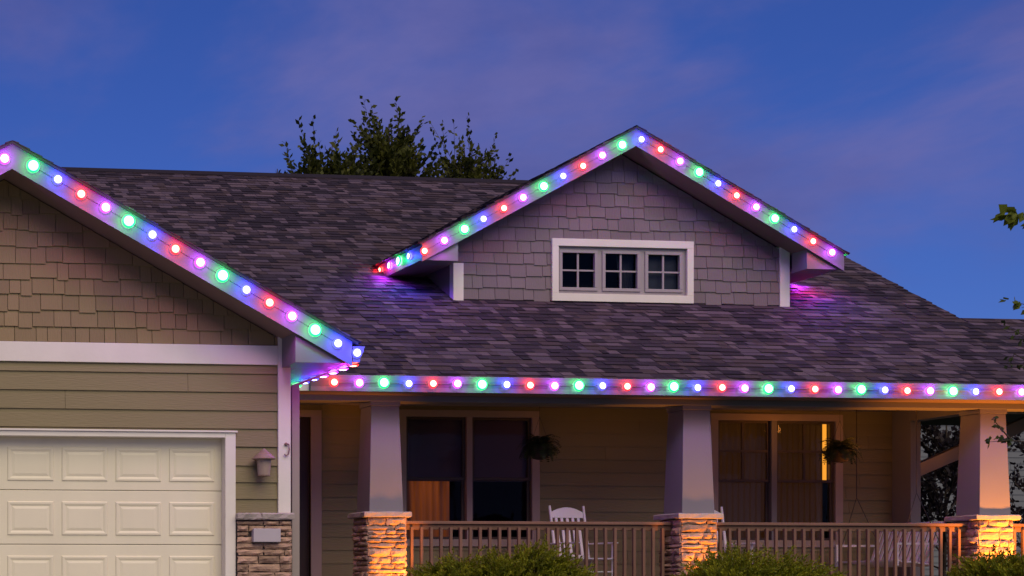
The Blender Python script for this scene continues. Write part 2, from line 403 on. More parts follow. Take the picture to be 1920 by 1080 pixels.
# ---- rake, soffit, eave returns and roof of a gable facing -Y
def gable_trim(par, cx, top, m, half, yb, yw, bh, retz, retin):
    """barge boards in plane yb, soffit back to wall yw, boxed returns at the eaves"""
    for sgn in (-1, 1):
        e = cx+sgn*half
        t0, t1 = top-0.03, top-0.03-m*half
        p = [(cx, t0-bh), (e, t1-bh), (e, t1), (cx, t0)]
        if sgn < 0: p = p[::-1]
        MB().prism_y(p, yb, yb+0.035).build('barge_board', M['rake'], par)
        q = [(cx, t0-bh+0.02), (e-sgn*0.02, t1-bh+0.02+m*0.02), (e-sgn*0.02, t1-bh+0.04+m*0.02), (cx, t0-bh+0.04)]
        if sgn < 0: q = q[::-1]
        MB().prism_y(q, yb+0.036, yw+0.006).build('rake_soffit', M['soffit'], par)
        # return: closes the triangle between wall and eave, level underside
        xi = cx+sgn*retin; zi = t0-m*retin-bh+0.018; ze = t1-bh+0.018
        pts = [(xi, retz), (e-sgn*0.03, retz), (e-sgn*0.03, max(ze+m*0.03, retz+0.002)), (xi, zi)]
        if sgn < 0: pts = pts[::-1]
        MB().prism_y(pts, yb+0.045, yw-0.045).build('eave_return', M['column'], par)
gable_trim(house, GX, GTOP, MG, 3.74, 17.90, YG, 0.262, 3.185, 3.12)
# garage side eave: soffit and gutter running back
MB().box(GR+0.002, 6.66, YG-0.043, 23.5, 3.188, 3.21).build('eave_soffit', M['soffit'], house)
MB().box(6.662, 6.69, 17.94, 23.0, 3.20, 3.40).build('eave_fascia', M['trim'], house)
def k_gutter(name, par, x0, x1, yb, zt, h=0.19, d=0.115):
    pr = [(yb, zt-h), (yb-d*0.62, zt-h), (yb-d*0.66, zt-h*0.72), (yb-d*0.95, zt-h*0.30), (yb-d*0.97, zt-0.022), (yb-d, zt-0.020), (yb-d, zt), (yb-d+0.012, zt), (yb-d+0.012, zt-h*0.3), (yb-d*0.62, zt-h*0.70), (yb-d*0.58, zt-h+0.01), (yb-0.004, zt-h+0.01), (yb-0.004, zt), (yb, zt)]
    return MB().prism_x(pr, x0, x1).build(name, M['gutter'], par)
# same profile turned 90 degrees for the garage eave
pr = [(6.692,3.19),(6.77,3.19),(6.775,3.23),(6.815,3.31),(6.818,3.345),(6.828,3.347),(6.828,3.365),(6.692,3.365)]
MB().prism_y(pr, 17.91, 23.0).build('gutter', M['gutter'], house)
# downspout beside the garage corner, with elbow to the garage gutter
ds = MB(); ds.box(6.25, 6.335, 18.62, 18.70, 0.1, 3.02)
ds.add([(6.25,18.62,3.02),(6.335,18.62,3.02),(6.335,18.70,3.02),(6.25,18.70,3.02),(6.70,18.62,3.19),(6.775,18.62,3.19),(6.775,18.70,3.19),(6.70,18.70,3.19)],
       [(0,1,5,4),(1,2,6,5),(2,3,7,6),(3,0,4,7)])
ds.build('downspout', M['taupe'], house)
# ---- roofs
def shingle_field(par, O, u, w, L0, L1, S, rnd, skip=None, exp=0.143):
    u, w = Vector(u).normalized(), Vector(w).normalized(); n = u.cross(w).normalized()
    if n.z < 0: n = -n
    mb = MB(); O = Vector(O); s = -0.03
    while s < S:
        a = L0(s) - rnd.random()*0.3; b = L1(s)
        while a < b:
            wd = rnd.choice((0.09, 0.13, 0.17, 0.22, 0.30)); u0, u1 = max(a, L0(s)), min(a+wd-0.004, b)
            a += wd
            if u1-u0 < 0.02: continue
            if skip and skip((u0+u1)/2, s): continue
            h = rnd.choice((0.007, 0.009, 0.015, 0.017)); lo = s - rnd.choice((0, 0, 0.008)); hi = min(s+exp+0.025, S)
            tone = min(1, max(0, rnd.choice((0.05, 0.2, 0.3, 0.5, 0.6, 0.75, 1.0))+rnd.uniform(-0.1, 0.1)))
            P = lambda uu, ss, hh: O+u*uu+w*ss+n*hh
            mb.add([P(u0,lo,h),P(u1,lo,h),P(u1,hi,0.001),P(u0,hi,0.001),P(u0,lo,-0.004),P(u1,lo,-0.004)],
                   [(0,1,2,3),(4,5,1,0),(4,0,3),(5,2,1)], tone)
        s += exp
    o = mb.build('shingles', M['shingle'], par); o['kind'] = 'stuff'; return o
RX = 18.02; YR = 29.66; LX = 21.4; YL = 23.39
def deck(name, pts, t=0.05):
    vs = [Vector(p) for p in pts]; n = len(vs)
    return MB().add(vs+[v-Vector((0,0,t)) for v in vs], [tuple(range(n)), tuple(range(2*n-1, n-1, -1))]+[((i+1) % n, i, n+i, n+(i+1) % n) for i in range(n)]).build(name, M['roof_edge'], house)
cr = 1/math.sqrt(1+MR*MR)
S_main = (YR-YE)/cr
mr = deck('main_roof', [(6.3,YE-0.03,roof_z(YE-0.03)),(RX,YE-0.03,roof_z(YE-0.03)),(RX,YR,roof_z(YR)),(-0.5,YR,roof_z(YR)),(-0.5,25.2,roof_z(25.2))])
DLx, DRx, YD = 10.358, 15.562, 23.72
def lmain(s):
    zz = ZE+MR*s*cr
    return max(-0.4, min(GX+(GTOP-zz)/MG-0.25, 6.5)) if zz < GTOP else -0.4
shingle_field(mr, (0,YE-0.03,ZE-0.03*MR+0.002), (1,0,0), (0,1,MR), lmain, lambda s: RX+0.02, S_main+0.03, random.Random(3),
              skip=lambda u, s: DLx+0.2 < u < DRx-0.2 and YE+s*cr > YD+0.2 and abs(u-12.93) < 2.5-max(0, (YE+s*cr-25.2))*0.9)
MB().prism_x([(YR-0.14, roof_z(YR-0.14)+0.012), (YR, roof_z(YR)+0.022), (YR+0.14, roof_z(YR-0.14)+0.012), (YR+0.14, roof_z(YR-0.14)+0.028), (YR, roof_z(YR)+0.042), (YR-0.14, roof_z(YR-0.14)+0.028)][::-1], -0.5, RX+0.02).build('ridge_cap', M['shingle'], mr)
deck('main_roof_rear', [(-0.5,YR,roof_z(YR)),(RX,YR,roof_z(YR)),(RX,YR+8,roof_z(YR)-8*MR),(-0.5,YR+8,roof_z(YR)-8*MR)])
# lower porch roof that runs on past the main gable end
lr = deck('porch_roof', [(RX+0.004,YE-0.03,roof_z(YE-0.03)),(LX,YE-0.03,roof_z(YE-0.03)),(LX,YL,roof_z(YL)),(RX+0.004,YL,roof_z(YL))])
shingle_field(lr, (0,YE-0.03,ZE-0.03*MR+0.002), (1,0,0), (0,1,MR), lambda s: RX+0.02, lambda s: LX, (YL-YE)/cr+0.03, random.Random(4))
deck('porch_roof_rear', [(RX+0.004,YL,roof_z(YL)),(LX,YL,roof_z(YL)),(LX,YL+2.4,roof_z(YL)-2.4*MR),(RX+0.004,YL+2.4,roof_z(YL)-2.4*MR)])
# garage roof, two slopes
for sgn in (1, -1):
    e = GX+sgn*3.80; ze = GTOP-MG*3.80; yend = 25.2
    gr = deck('garage_roof', [(GX,17.87,GTOP-0.004),(e,17.87,ze-0.004),(e,yend,ze-0.004),(GX,yend,GTOP-0.004)][::-sgn], 0.026)
    shingle_field(gr, (e,17.865,ze), (0,1,0), (-sgn,0,MG), lambda s: 0, lambda s: yend-17.865, 3.80*math.sqrt(1+MG*MG), random.Random(6))
# gable end wall under the main roof at the right
MB().prism_x([(YH+0.2,0.7),(35.5,0.7),(35.5,3.5),(YR,roof_z(YR)-0.3),(YH+0.2,roof_z(YH+0.2)-0.3)], 17.30, 17.44).build('gable_end_wall', M['siding'], house)

# ---- dormer
DC, DT, DHALF, YB = 12.925, 7.381, 3.21, 23.27
WX0, WX1, WZ0, WZ1 = 11.958, 13.945, 5.03, 5.722
dw = MB()
for (a, b, c, d) in ((DLx+0.01, WX0, 4.6, 5.62), (WX1, DRx-0.01, 4.6, 5.62), (WX0, WX1, 4.6, WZ0)):
    dw.box(a, b, YD+0.004, YD+0.14, c, d)
dw.prism_y([(DLx+0.01,5.621),(WX0,5.621),(WX0,WZ1),(WX1,WZ1),(WX1,5.621),(DRx-0.01,5.621),(DRx-0.01,DT-0.29-MR*(DRx-DC)),(DC,DT-0.285),(DLx+0.01,DT-0.29-MR*(DC-DLx))], YD+0.004, YD+0.14)
dwall = dw.build('dormer_wall', M['dormer_shake'], house)
cladding('shingle', M['dormer_shake'], dwall, shingle_rects(DLx+0.02, DRx-0.02, 4.93-0.176, 7.15, 0.1755, random.Random(8), 0.022, 0.16, 0.31), YD, 0, 0.020, 0.005,
         planes=[(MR, 1, DT-0.29+MR*DC), (-MR, 1, DT-0.29-MR*DC)], openings=[(WX0-0.05, WX1+0.05, WZ0-0.06, WZ1+0.06)])
boxo('corner_board', M['trim'], dwall, DLx, DLx+0.155, YD-0.034, YD+0.10, 4.80, 5.44, 0.004)
boxo('corner_board', M['trim'], dwall, DRx-0.155, DRx, YD-0.034, YD+0.10, 4.80, 5.80, 0.004)
MB().prism_x([(YD+0.104,4.7),(25.3,5.5),(25.3,5.9),(YD+0.104,5.9)], DLx, DLx+0.1).build('dormer_cheek', M['dormer_shake'], house)
MB().prism_x([(YD+0.104,4.7),(25.3,5.5),(25.3,5.9),(YD+0.104,5.9)], DRx-0.1, DRx).build('dormer_cheek', M['dormer_shake'], house)
gable_trim(house, DC, DT, MR, DHALF, YB, YD, 0.250, 5.395, 2.66)
for sgn in (1, -1):
    e = DC+sgn*3.25; ze = DT-MR*3.25; yend = 28.4
    dr = deck('dormer_roof', [(DC,YB-0.03,DT-0.004),(e,YB-0.03,ze-0.004),(e,25.2,ze-0.004),(DC,yend,DT-0.004)][::-sgn], 0.026)
    shingle_field(dr, (e,YB-0.035,ze), (0,1,0), (-sgn,0,MR), lambda s: 0, lambda s: 1.95+s*0.88, 3.25*math.sqrt(1+MR*MR), random.Random(9))
    fx = DC+sgn*(DHALF-0.012)
    boxo('eave_fascia', M['rake'], house, min(fx, fx-sgn*0.03), max(fx, fx-sgn*0.03), YB+0.038, 25.3, 5.40, 5.615)
    xa, xb = DC+sgn*2.64, fx-sgn*0.034
    boxo('eave_soffit', M['soffit'], house, min(xa, xb), max(xa, xb), YD-0.044, 25.0, 5.396, 5.414)
# dormer window
win = MB(); t = 0.10
win.box(WX0-t, WX1+t, YD-0.045, YD+0.02, WZ1, WZ1+0.108).box(WX0-t, WX1+t, YD-0.045, YD+0.02, WZ0-0.112, WZ0)
win.box(WX0-t, WX0, YD-0.045, YD+0.02, WZ0+0.0005, WZ1-0.0005).box(WX1, WX1+t, YD-0.045, YD+0.02, WZ0+0.0005, WZ1-0.0005)
dwin = win.build('dormer_window', M['trim'], house, bevel=0.003)
fr = MB()
xs = [(12.027, 12.533), (12.69, 13.191), (13.352, 13.848)]
edges = [WX0+0.001] + [v for p in xs for v in p] + [WX1-0.001]
for i in range(0, 8, 2): fr.box(edges[i], edges[i+1], YD+0.006, YD+0.06, WZ0+0.001, WZ1-0.001)
for a, b in xs:
    fr.box(a, b, YD+0.006, YD+0.06, 5.636, WZ1-0.001).box(a, b, YD+0.006, YD+0.06, WZ0+0.001, 5.12)
fr.build('sash_frame', M['sash'], dwin)
for a, b in xs:
    e = MB()
    for (p, q, r, s_) in ((a-0.045, b+0.045, 5.63, 5.675), (a-0.045, b+0.045, 5.08, 5.125), (a-0.045, a+0.004, 5.1255, 5.6295), (b-0.004, b+0.045, 5.1255, 5.6295)):
        e.box(p, q, YD-0.012, YD+0.0055, r, s_)
    e.build('sash_border', M['sash'], dwin, bevel=0.004)
    mx = (a+b)/2; mz = (5.12+5.636)/2
    MB().box(mx-0.013, mx+0.013, YD+0.012, YD+0.034, 5.121, 5.635).build('muntin', M['sash'], dwin)
    MB().box(a+0.001, mx-0.0135, YD+0.013, YD+0.033, mz-0.012, mz+0.012).build('muntin', M['sash'], dwin)
    MB().box(mx+0.0135, b-0.001, YD+0.013, YD+0.033, mz-0.012, mz+0.012).build('muntin', M['sash'], dwin)
    for (p, q) in ((a, mx-0.013), (mx+0.013, b)):
        for (r, s_) in ((5.12, mz-0.012), (mz+0.012, 5.636)):
            MB().add([(p,YD+0.04,r),(q,YD+0.04,r),(q,YD+0.04,s_),(p,YD+0.04,s_)], [(0,1,2,3)]).build('pane', M['glass'], dwin)
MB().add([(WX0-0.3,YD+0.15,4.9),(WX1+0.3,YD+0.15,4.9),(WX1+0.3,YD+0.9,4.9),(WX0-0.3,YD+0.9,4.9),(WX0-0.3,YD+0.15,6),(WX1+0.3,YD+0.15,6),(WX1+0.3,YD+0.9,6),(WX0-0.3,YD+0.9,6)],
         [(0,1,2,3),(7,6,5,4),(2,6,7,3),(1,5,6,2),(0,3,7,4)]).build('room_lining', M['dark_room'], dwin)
MB().box(13.33, 13.87, YD+0.10, YD+0.11, 5.06, 5.70).build('roller_shade', M['navy_blind'], dwin)
cur = MB()
for i in range(10):
    x0 = 12.93+i*0.028; y0 = YD+0.16+0.02*(i % 2); y1 = YD+0.16+0.02*((i+1) % 2)
    lo = 5.06+0.03*math.sin(i*0.5)
    cur.add([(x0+0.1*(1-i/9),y0,lo),(x0+0.028+0.1*(1-(i+1)/9),y1,lo),(x0+0.028,y1,5.72),(x0,y0,5.72)], [(0,1,2,3)])
cur.build('curtain', M['navy_blind'], dwin)

# ---- porch
boxo('porch_floor', M['floor'], house, GR, LX, 21.15, YH, 0.55, 0.70)
boxo('porch_skirt', M['taupe'], house, GR, LX, 21.30, 21.34, 0.0, 0.549)
boxo('porch_ceiling', M['ceiling'], house, GR+0.002, LX, 21.66, YH+0.1, 3.352, 3.37)
boxo('porch_beam', M['column'], house, GR+0.1, LX, 21.36, 21.655, 3.16, 3.42, 0.006)
boxo('porch_soffit', M['soffit'], house, 6.9, LX, 21.002, 21.355, 3.236, 3.252)
boxo('porch_fascia', M['trim'], house, 6.9, LX, 20.985, 21.0, 3.24, 3.41)
k_gutter('gutter', house, 7.26, LX, 20.984, 3.432, 0.20, 0.115)
boxo('side_beam', M['column'], house, 17.08, 17.30, 21.66, 23.16, 3.17, 3.35, 0.006)
# porch wall with window and door openings
W1 = (9.60, 11.50, 1.43, 3.20); W2 = (14.36, 16.21, 1.43, 3.20); DR = (7.20, 8.19, 0.72, 3.17)
pw = MB()
cuts = [GR, DR[0], DR[1], W1[0], W1[1], W2[0], W2[1], 17.4]
for a, b in ((GR, DR[0]), (DR[1], W1[0]), (W1[1], W2[0]), (W2[1], 17.4)): pw.box(a, b, YH+0.004, YH+0.16, 0.7, 3.351)
for o in (W1, W2, DR):
    pw.box(o[0], o[1], YH+0.004, YH+0.16, o[3], 3.351)
    if o[2] > 1: pw.box(o[0], o[1], YH+0.004, YH+0.16, 0.7, o[2])
pwall = pw.build('porch_wall', M['siding'], house)
cladding('siding_plank', M['siding'], pwall, lap_rects(8.35, 17.3, 0.70, 3.35, 0.19, random.Random(12)), YH, 0, 0.019, 0.003,
         openings=[(W1[0]-0.06, W1[1]+0.06, W1[2]-0.06, W1[3]+0.06), (W2[0]-0.06, W2[1]+0.06, W2[2]-0.06, W2[3]+0.06)])
# front door and trim
fd = MB().box(DR[0]+0.003, DR[1]-0.003, YH+0.06, YH+0.10, 0.701, 3.168).build('front_door', M['door_wood'], house)
for zz in (1.0, 1.9, 2.6): boxo('door_panel', M['door_wood'], fd, 7.36, 8.03, YH+0.045, YH+0.059, zz, zz+0.55, 0.01)
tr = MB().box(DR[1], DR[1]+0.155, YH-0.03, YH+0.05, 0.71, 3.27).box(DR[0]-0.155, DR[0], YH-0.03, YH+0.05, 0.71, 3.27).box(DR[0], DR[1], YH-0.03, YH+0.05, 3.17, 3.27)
tr.build('door_trim', M['shaded_trim'], house)
def porch_window(o, mull, grille, lit):
    x0, x1, z0, z1 = o
    w = MB()
    w.box(x0-0.115, x1+0.115, YH-0.034, YH+0.012, z1-0.003, z1+0.095).box(x0-0.13, x1+0.13, YH-0.05, YH+0.012, z0-0.10, z0+0.003)
    w.box(x0-0.115, x0+0.003, YH-0.034, YH+0.012, z0+0.0035, z1-0.0035).box(x1-0.003, x1+0.115, YH-0.034, YH+0.012, z0+0.0035, z1-0.0035)
    par = w.build('porch_window', M['shaded_trim'], house, bevel=0.003)
    boxo('mullion', M['shaded_trim'] if not grille else M['column'], par, mull-0.042, mull+0.042, YH-0.03, YH+0.06, z0+0.001, z1-0.001)
    for (a, b) in ((x0, mull-0.043), (mull+0.043, x1)):
        mz = 2.31; s = MB()
        for (za, zb, yy) in ((z0+0.001, mz+0.02, 0.045), (mz-0.02, z1-0.001, 0.015)):
            s.box(a+0.001, a+0.045, YH+yy, YH+yy+0.028, za, zb).box(b-0.045, b-0.001, YH+yy, YH+yy+0.028, za, zb)
            s.box(a+0.0455, b-0.0455, YH+yy, YH+yy+0.028, za, za+0.04).box(a+0.0455, b-0.0455, YH+yy, YH+yy+0.028, zb-0.04, zb)
        s.build('sash_frame', M['dark_sash'], par)
        if grille:
            mx = (a+b)/2
            MB().box(mx-0.018, mx+0.018, YH+0.018, YH+0.038, mz+0.02, z1-0.041).build('muntin', M['dark_sash'], par)
            MB().box(a+0.046, mx-0.0185, YH+0.019, YH+0.037, 2.73, 2.766).build('muntin', M['dark_sash'], par)
            MB().box(mx+0.0185, b-0.046, YH+0.019, YH+0.037, 2.73, 2.766).build('muntin', M['dark_sash'], par)
            for (p, q) in ((a+0.045, mx-0.018), (mx+0.018, b-0.045)):
                for (r, s_) in ((mz+0.02, 2.73), (2.766, z1-0.041)):
                    MB().add([(p,YH+0.03,r),(q,YH+0.03,r),(q,YH+0.03,s_),(p,YH+0.03,s_)], [(0,1,2,3)]).build('pane', M['glass'], par)
        else:
            MB().add([(a+0.045,YH+0.03,mz+0.02),(b-0.045,YH+0.03,mz+0.02),(b-0.045,YH+0.03,z1-0.041),(a+0.045,YH+0.03,z1-0.041)], [(0,1,2,3)]).build('pane', M['glass'], par)
        MB().add([(a+0.045,YH+0.06,z0+0.04),(b-0.045,YH+0.06,z0+0.04),(b-0.045,YH+0.06,mz-0.02),(a+0.045,YH+0.06,mz-0.02)], [(0,1,2,3)]).build('pane', M['glass'], par)
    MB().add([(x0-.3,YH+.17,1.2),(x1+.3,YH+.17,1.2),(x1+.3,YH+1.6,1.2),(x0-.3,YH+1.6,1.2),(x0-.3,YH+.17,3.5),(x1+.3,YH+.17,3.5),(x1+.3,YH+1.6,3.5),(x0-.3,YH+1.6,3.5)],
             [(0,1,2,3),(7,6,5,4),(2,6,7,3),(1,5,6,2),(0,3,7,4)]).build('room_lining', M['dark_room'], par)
    return par
pw1 = porch_window(W1, 10.552, False, True)
for (a, b) in ((9.63, 10.50), (10.61, 11.47)):
    bl = MB(); z = 2.30
    while z < 3.19:
        bl.add([(a,YH+0.085,z),(b,YH+0.085,z),(b,YH+0.105,z+0.042),(a,YH+0.105,z+0.042)], [(0,1,2,3)]); z += 0.038
    bl.box(a, b, YH+0.08, YH+0.10, 2.275, 2.299); bl.build('slatted_blind', M['blind'], pw1)
def drape(name, mat, par, x0, x1, y, z0, z1, step=0.045):
    d = MB(); n = max(2, int((x1-x0)/step)); st = (x1-x0)/n
    for i in range(n):
        a = x0+i*st; d.add([(a,y+0.02*(i % 2),z0),(a+st,y+0.02*((i+1) % 2),z0),(a+st,y+0.02*((i+1) % 2),z1),(a,y+0.02*(i % 2),z1)], [(0,1,2,3)])
    return d.build(name, mat, par, smooth=True)
drape('lit_curtain', M['lit_curtain'], pw1, 9.5, 10.32, YH+0.14, 1.3, 2.6)
pw2 = porch_window(W2, 15.24, True, False)
drape('curtain', M['warm_curtain'], pw2, 14.3, 15.22, YH+0.13, 1.3, 3.3)
drape('curtain', M['warm_curtain'], pw2, 15.26, 16.12, YH+0.13, 1.3, 3.3)
MB().add([(16.11,YH+0.17,2.33),(16.20,YH+0.17,2.33),(16.20,YH+0.17,3.18),(16.11,YH+0.17,3.18)], [(0,1,2,3)]).build('orange_glow', M['orange_glow'], pw2)  # glowing strip behind the glass, standing in for a lamp's reflection
# end pilaster and slanted brace
boxo('end_pilaster', M['column'], house, 17.11, 17.27, 23.17, YH-0.022, 0.70, 3.35, 0.006)
boxo('end_post', M['column'], house, 17.276, 17.36, 23.30, YH-0.022, 0.70, 3.35, 0.004)
br = MB()
a0, a1 = Vector((17.36,23.62,2.40)), Vector((20.06,23.62,3.50))
br.add([a0+Vector((0,0,-0.10)),a1+Vector((0,0,-0.10)),a1+Vector((0,0,0.10)),a0+Vector((0,0,0.10)),a0+Vector((0,0.14,-0.10)),a1+Vector((0,0.14,-0.10)),a1+Vector((0,0.14,0.10)),a0+Vector((0,0.14,0.10))],
       [(0,1,2,3),(7,6,5,4),(1,0,4,5),(3,2,6,7),(2,1,5,6),(0,3,7,4)])
br.build('slanted_brace', M['column'], house, bevel=0.006)

# ---- stone prototypes
stone_me = []
for k in range(10):
    r = random.Random(100+k); nx, nz = 4, 3
    vs = []; 
    for j in range(nz+1):
        for i in range(nx+1):
            x = i/nx-0.5; z = j/nz-0.5; edge = (i in (0, nx)) or (j in (0, nz))
            y = -0.5 if edge else -1.0-r.uniform(-0.25, 0.35)
            if edge: x += r.uniform(-0.035, 0.035)*(1 if i in (0, nx) else 0); z += r.uniform(-0.08, 0.06)
            vs.append((x, y, z))
    fs = [(j*(nx+1)+i, j*(nx+1)+i+1, (j+1)*(nx+1)+i+1, (j+1)*(nx+1)+i) for j in range(nz) for i in range(nx)]
    ring = list(range(nx+1))+[j*(nx+1)+nx for j in range(1, nz+1)]+[nz*(nx+1)+i for i in range(nx-1, -1, -1)]+[j*(nx+1) for j in range(nz-1, 0, -1)]
    n0 = len(vs); vs += [(vs[i][0], 0.15, vs[i][2]) for i in ring]
    for q in range(len(ring)): fs.append((ring[(q+1) % len(ring)], ring[q], n0+q, n0+(q+1) % len(ring)))
    me = MB().add(vs, fs).mesh('stone'); me.materials.append(M['stone']); stone_me.append(me)
def stone_face(par, o, u, n, width, z0, z1, rnd, depth=0.035, holes=()):
    u, n = Vector(u), Vector(n); z = z1; o = Vector(o)
    while z > z0+0.02:
        h = min(rnd.choice((0.055, 0.07, 0.09, 0.11)), z-z0); x = 0.0
        while x < width-0.01:
            w = rnd.choice((0.13, 0.18, 0.24, 0.30, 0.36)); w = min(w, width-x)
            if width-x-w < 0.07: w = width-x
            c = o+u*(x+w/2); c.z = z-h/2
            if not any(min(hx1, x+w)-max(hx0, x) > 0.75*w and min(hz1, z)-max(hz0, z-h) > 0.75*h for (hx0, hx1, hz0, hz1) in holes):
                d = depth*rnd.uniform(0.75, 1.5)
                mw = Matrix(((u.x*(w-0.010), -n.x*d, 0, c.x), (u.y*(w-0.010), -n.y*d, 0, c.y), (0, 0, h-0.009, c.z), (0, 0, 0, 1)))
                link('stone', rnd.choice(stone_me), None, par, mw)
            x += w
        z -= h
def cap(name, par, x0, x1, y0, y1, z0, z1, r):
    vs = []
    b = 0.012
    for (zz, s) in ((z0, b), (z0+0.012, 0), (z1-0.012, 0), (z1, b)):
        n = 6
        pts = [(x0+s+(x1-x0-2*s)*i/n, y0+s) for i in range(n)]+[(x1-s, y0+s+(y1-y0-2*s)*i/n) for i in range(n)]+[(x1-s-(x1-x0-2*s)*i/n, y1-s) for i in range(n)]+[(x0+s, y1-s-(y1-y0-2*s)*i/n) for i in range(n)]
        vs += [(x+r.uniform(-.007, .007), y+r.uniform(-.007, .007), zz+r.uniform(-.004, .004)) for x, y in pts]
    n = 24
    fs = [(k*n+i, k*n+(i+1) % n, (k+1)*n+(i+1) % n, (k+1)*n+i) for k in range(3) for i in range(n)]+[tuple(range(n-1, -1, -1)), tuple(range(3*n, 4*n))]
    return MB().add(vs, fs).build(name, M['capstone'], par)
# garage stone pier
gp = boxo('stone_pier', M['mortar'], house, DX1+0.112, GR+0.004, YG-0.055, YG+0.003, 0.0, 1.49)
stone_face(gp, (DX1+0.112, YG-0.050, 0), (1,0,0), (0,-1,0), GR-DX1-0.108, 0.55, 1.485, random.Random(31), 0.04, holes=[(0.16, 0.475, 1.25, 1.385)])
cap('cap_stone', gp, DX1+0.108, 5.80, YG-0.125, YG-0.005, 1.492, 1.566, random.Random(1)); cap('cap_stone', gp, 5.806, GR+0.02, YG-0.125, YG+0.0, 1.492, 1.566, random.Random(2))
boxo('plaque', M['plaque'], gp, 5.705, 6.015, YG-0.145, YG-0.05, 1.243, 1.392, 0.006)
# three tapered columns on stone piers
for ci, cx in enumerate((8.425, 12.725, 16.995)):
    r = random.Random(50+ci); y0, y1 = 21.32, 21.85; s = 0.265
    col = boxo('porch_column', M['mortar'], house, cx-s+0.02, cx+s-0.02, y0+0.02, y1-0.02, 0.0, 1.648)
    stone_face(col, (cx-s+0.012, y0+0.025, 0), (1,0,0), (0,-1,0), 2*s-0.024, 0.55, 1.648, r, 0.04)
    stone_face(col, (cx-s+0.025, y1-0.012, 0), (0,-1,0), (-1,0,0), 0.506, 0.55, 1.648, r, 0.04)
    stone_face(col, (cx+s-0.025, y0+0.012, 0), (0,1,0), (1,0,0), 0.506, 0.55, 1.648, r, 0.04)
    cap('cap_stone', col, cx-s-0.055, cx+s+0.055, y0-0.045, y1+0.05, 1.65, 1.722, r)
    my = (y0+y1)/2-0.015; hb, ht = 0.229, 0.188
    sh = MB(); vs = [(cx-hb,my-hb,1.722),(cx+hb,my-hb,1.722),(cx+hb,my+hb,1.722),(cx-hb,my+hb,1.722),(cx-ht,my-ht,3.10),(cx+ht,my-ht,3.10),(cx+ht,my+ht,3.10),(cx-ht,my+ht,3.10)]
    sh.add(vs, [(3,2,1,0),(4,5,6,7),(0,1,5,4),(1,2,6,5),(2,3,7,6),(3,0,4,7)]).build('shaft', M['column'], col, bevel=0.006)
    boxo('capital', M['column'], col, cx-ht-0.012, cx+ht+0.012, my-ht-0.012, my+ht+0.012, 3.101, 3.235, 0.004)
# railings
bal_me = MB().box(-0.018, 0.018, -0.018, 0.018, 0, 0.70).mesh('baluster'); bal_me.materials.append(M['rail'])
for (a, b) in ((8.70, 12.45), (13.0, 16.72), (17.27, 20.8)):
    rl = boxo('porch_railing', M['rail'], house, a, b, 21.50, 21.63, 1.572, 1.612, 0.006)
    boxo('under_rail', M['rail'], rl, a, b, 21.53, 21.60, 1.50, 1.571, 0.004)
    boxo('bottom_rail', M['rail'], rl, a, b, 21.53, 21.60, 0.79, 0.845, 0.004)
    n = round((b-a)/0.134)
    for i in range(1, n):
        x = a+(b-a)*i/n
        link('baluster', bal_me, None, rl, Matrix.Translation((x, 21.509, 0.83)))
# small hook and coil on the corner board
hk = MB(); hk.lathe((6.105, YG-0.04, 2.335), [(0.018, 0), (0.018, 0.02), (0.01, 0.03)], 10, '-y')
hk.tube([(6.115,YG-0.055,2.34),(6.135,YG-0.06,2.33),(6.14,YG-0.06,2.28),(6.13,YG-0.06,2.225),(6.10,YG-0.06,2.205),(6.085,YG-0.06,2.225)], 0.008, 6)
hk.build('wall_hook', M['lantern'], house)

# ================================================================== LED light strings
COLS = {'R': (1.0, 0.012, 0.012), 'G': (0.0, 1.0, 0.10), 'B': (0.045, 0.045, 1.0), 'P': (0.52, 0.03, 1.0)}
CORE = {'R': (1.0, 0.16, 0.10), 'G': (0.28, 1.0, 0.45), 'B': (0.26, 0.28, 1.0), 'P': (0.62, 0.26, 1.0)}
PW = {'R': 1.0, 'G': 1.0, 'B': 1.6, 'P': 1.2}
def ledmat(name, core, rim):
    m = bpy.data.materials.new(name); m.use_nodes = True
    nt = m.node_tree; N = nt.nodes; L = nt.links; b = N['Principled BSDF']; b.inputs['Base Color'].default_value = (0.05, 0.05, 0.05, 1)
    tc = N.new('ShaderNodeTexCoord'); ln = N.new('ShaderNodeVectorMath'); ln.operation = 'LENGTH'
    L.new(tc.outputs['Object'], ln.inputs[0])
    mr = N.new('ShaderNodeMapRange'); mr.inputs[1].default_value = 0.046; mr.inputs[2].default_value = 0.066; L.new(ln.outputs['Value'], mr.inputs[0])
    r1 = N.new('ShaderNodeValToRGB'); e = r1.color_ramp.elements
    e[0].position = 0.0; e[0].color = (*core, 1); e[1].position = 0.55; e[1].color = (*rim, 1)
    L.new(mr.outputs[0], r1.inputs[0]); L.new(r1.outputs[0], b.inputs['Emission Color'])
    r2 = N.new('ShaderNodeValToRGB'); e = r2.color_ramp.elements
    e[0].position = 0.0; e[0].color = (1, 1, 1, 1); e[1].position = 1.0; e[1].color = (0.10, 0.10, 0.10, 1)
    q = r2.color_ramp.elements.new(0.40); q.color = (0.22, 0.22, 0.22, 1)
    L.new(mr.outputs[0], r2.inputs[0]); ml = N.new('ShaderNodeMath'); ml.operation = 'MULTIPLY'; ml.inputs[1].default_value = 24.0
    L.new(r2.outputs[0], ml.inputs[0]); L.new(ml.outputs[0], b.inputs['Emission Strength'])
    return m
for k in COLS: M['lens'+k] = ledmat('led_lens_'+k, CORE[k], COLS[k])
LEDW = 3.0; BEAMW = 3.0; BW = {'R': 1.0, 'G': 0.0, 'B': 1.5, 'P': 1.2}
led_me = {}
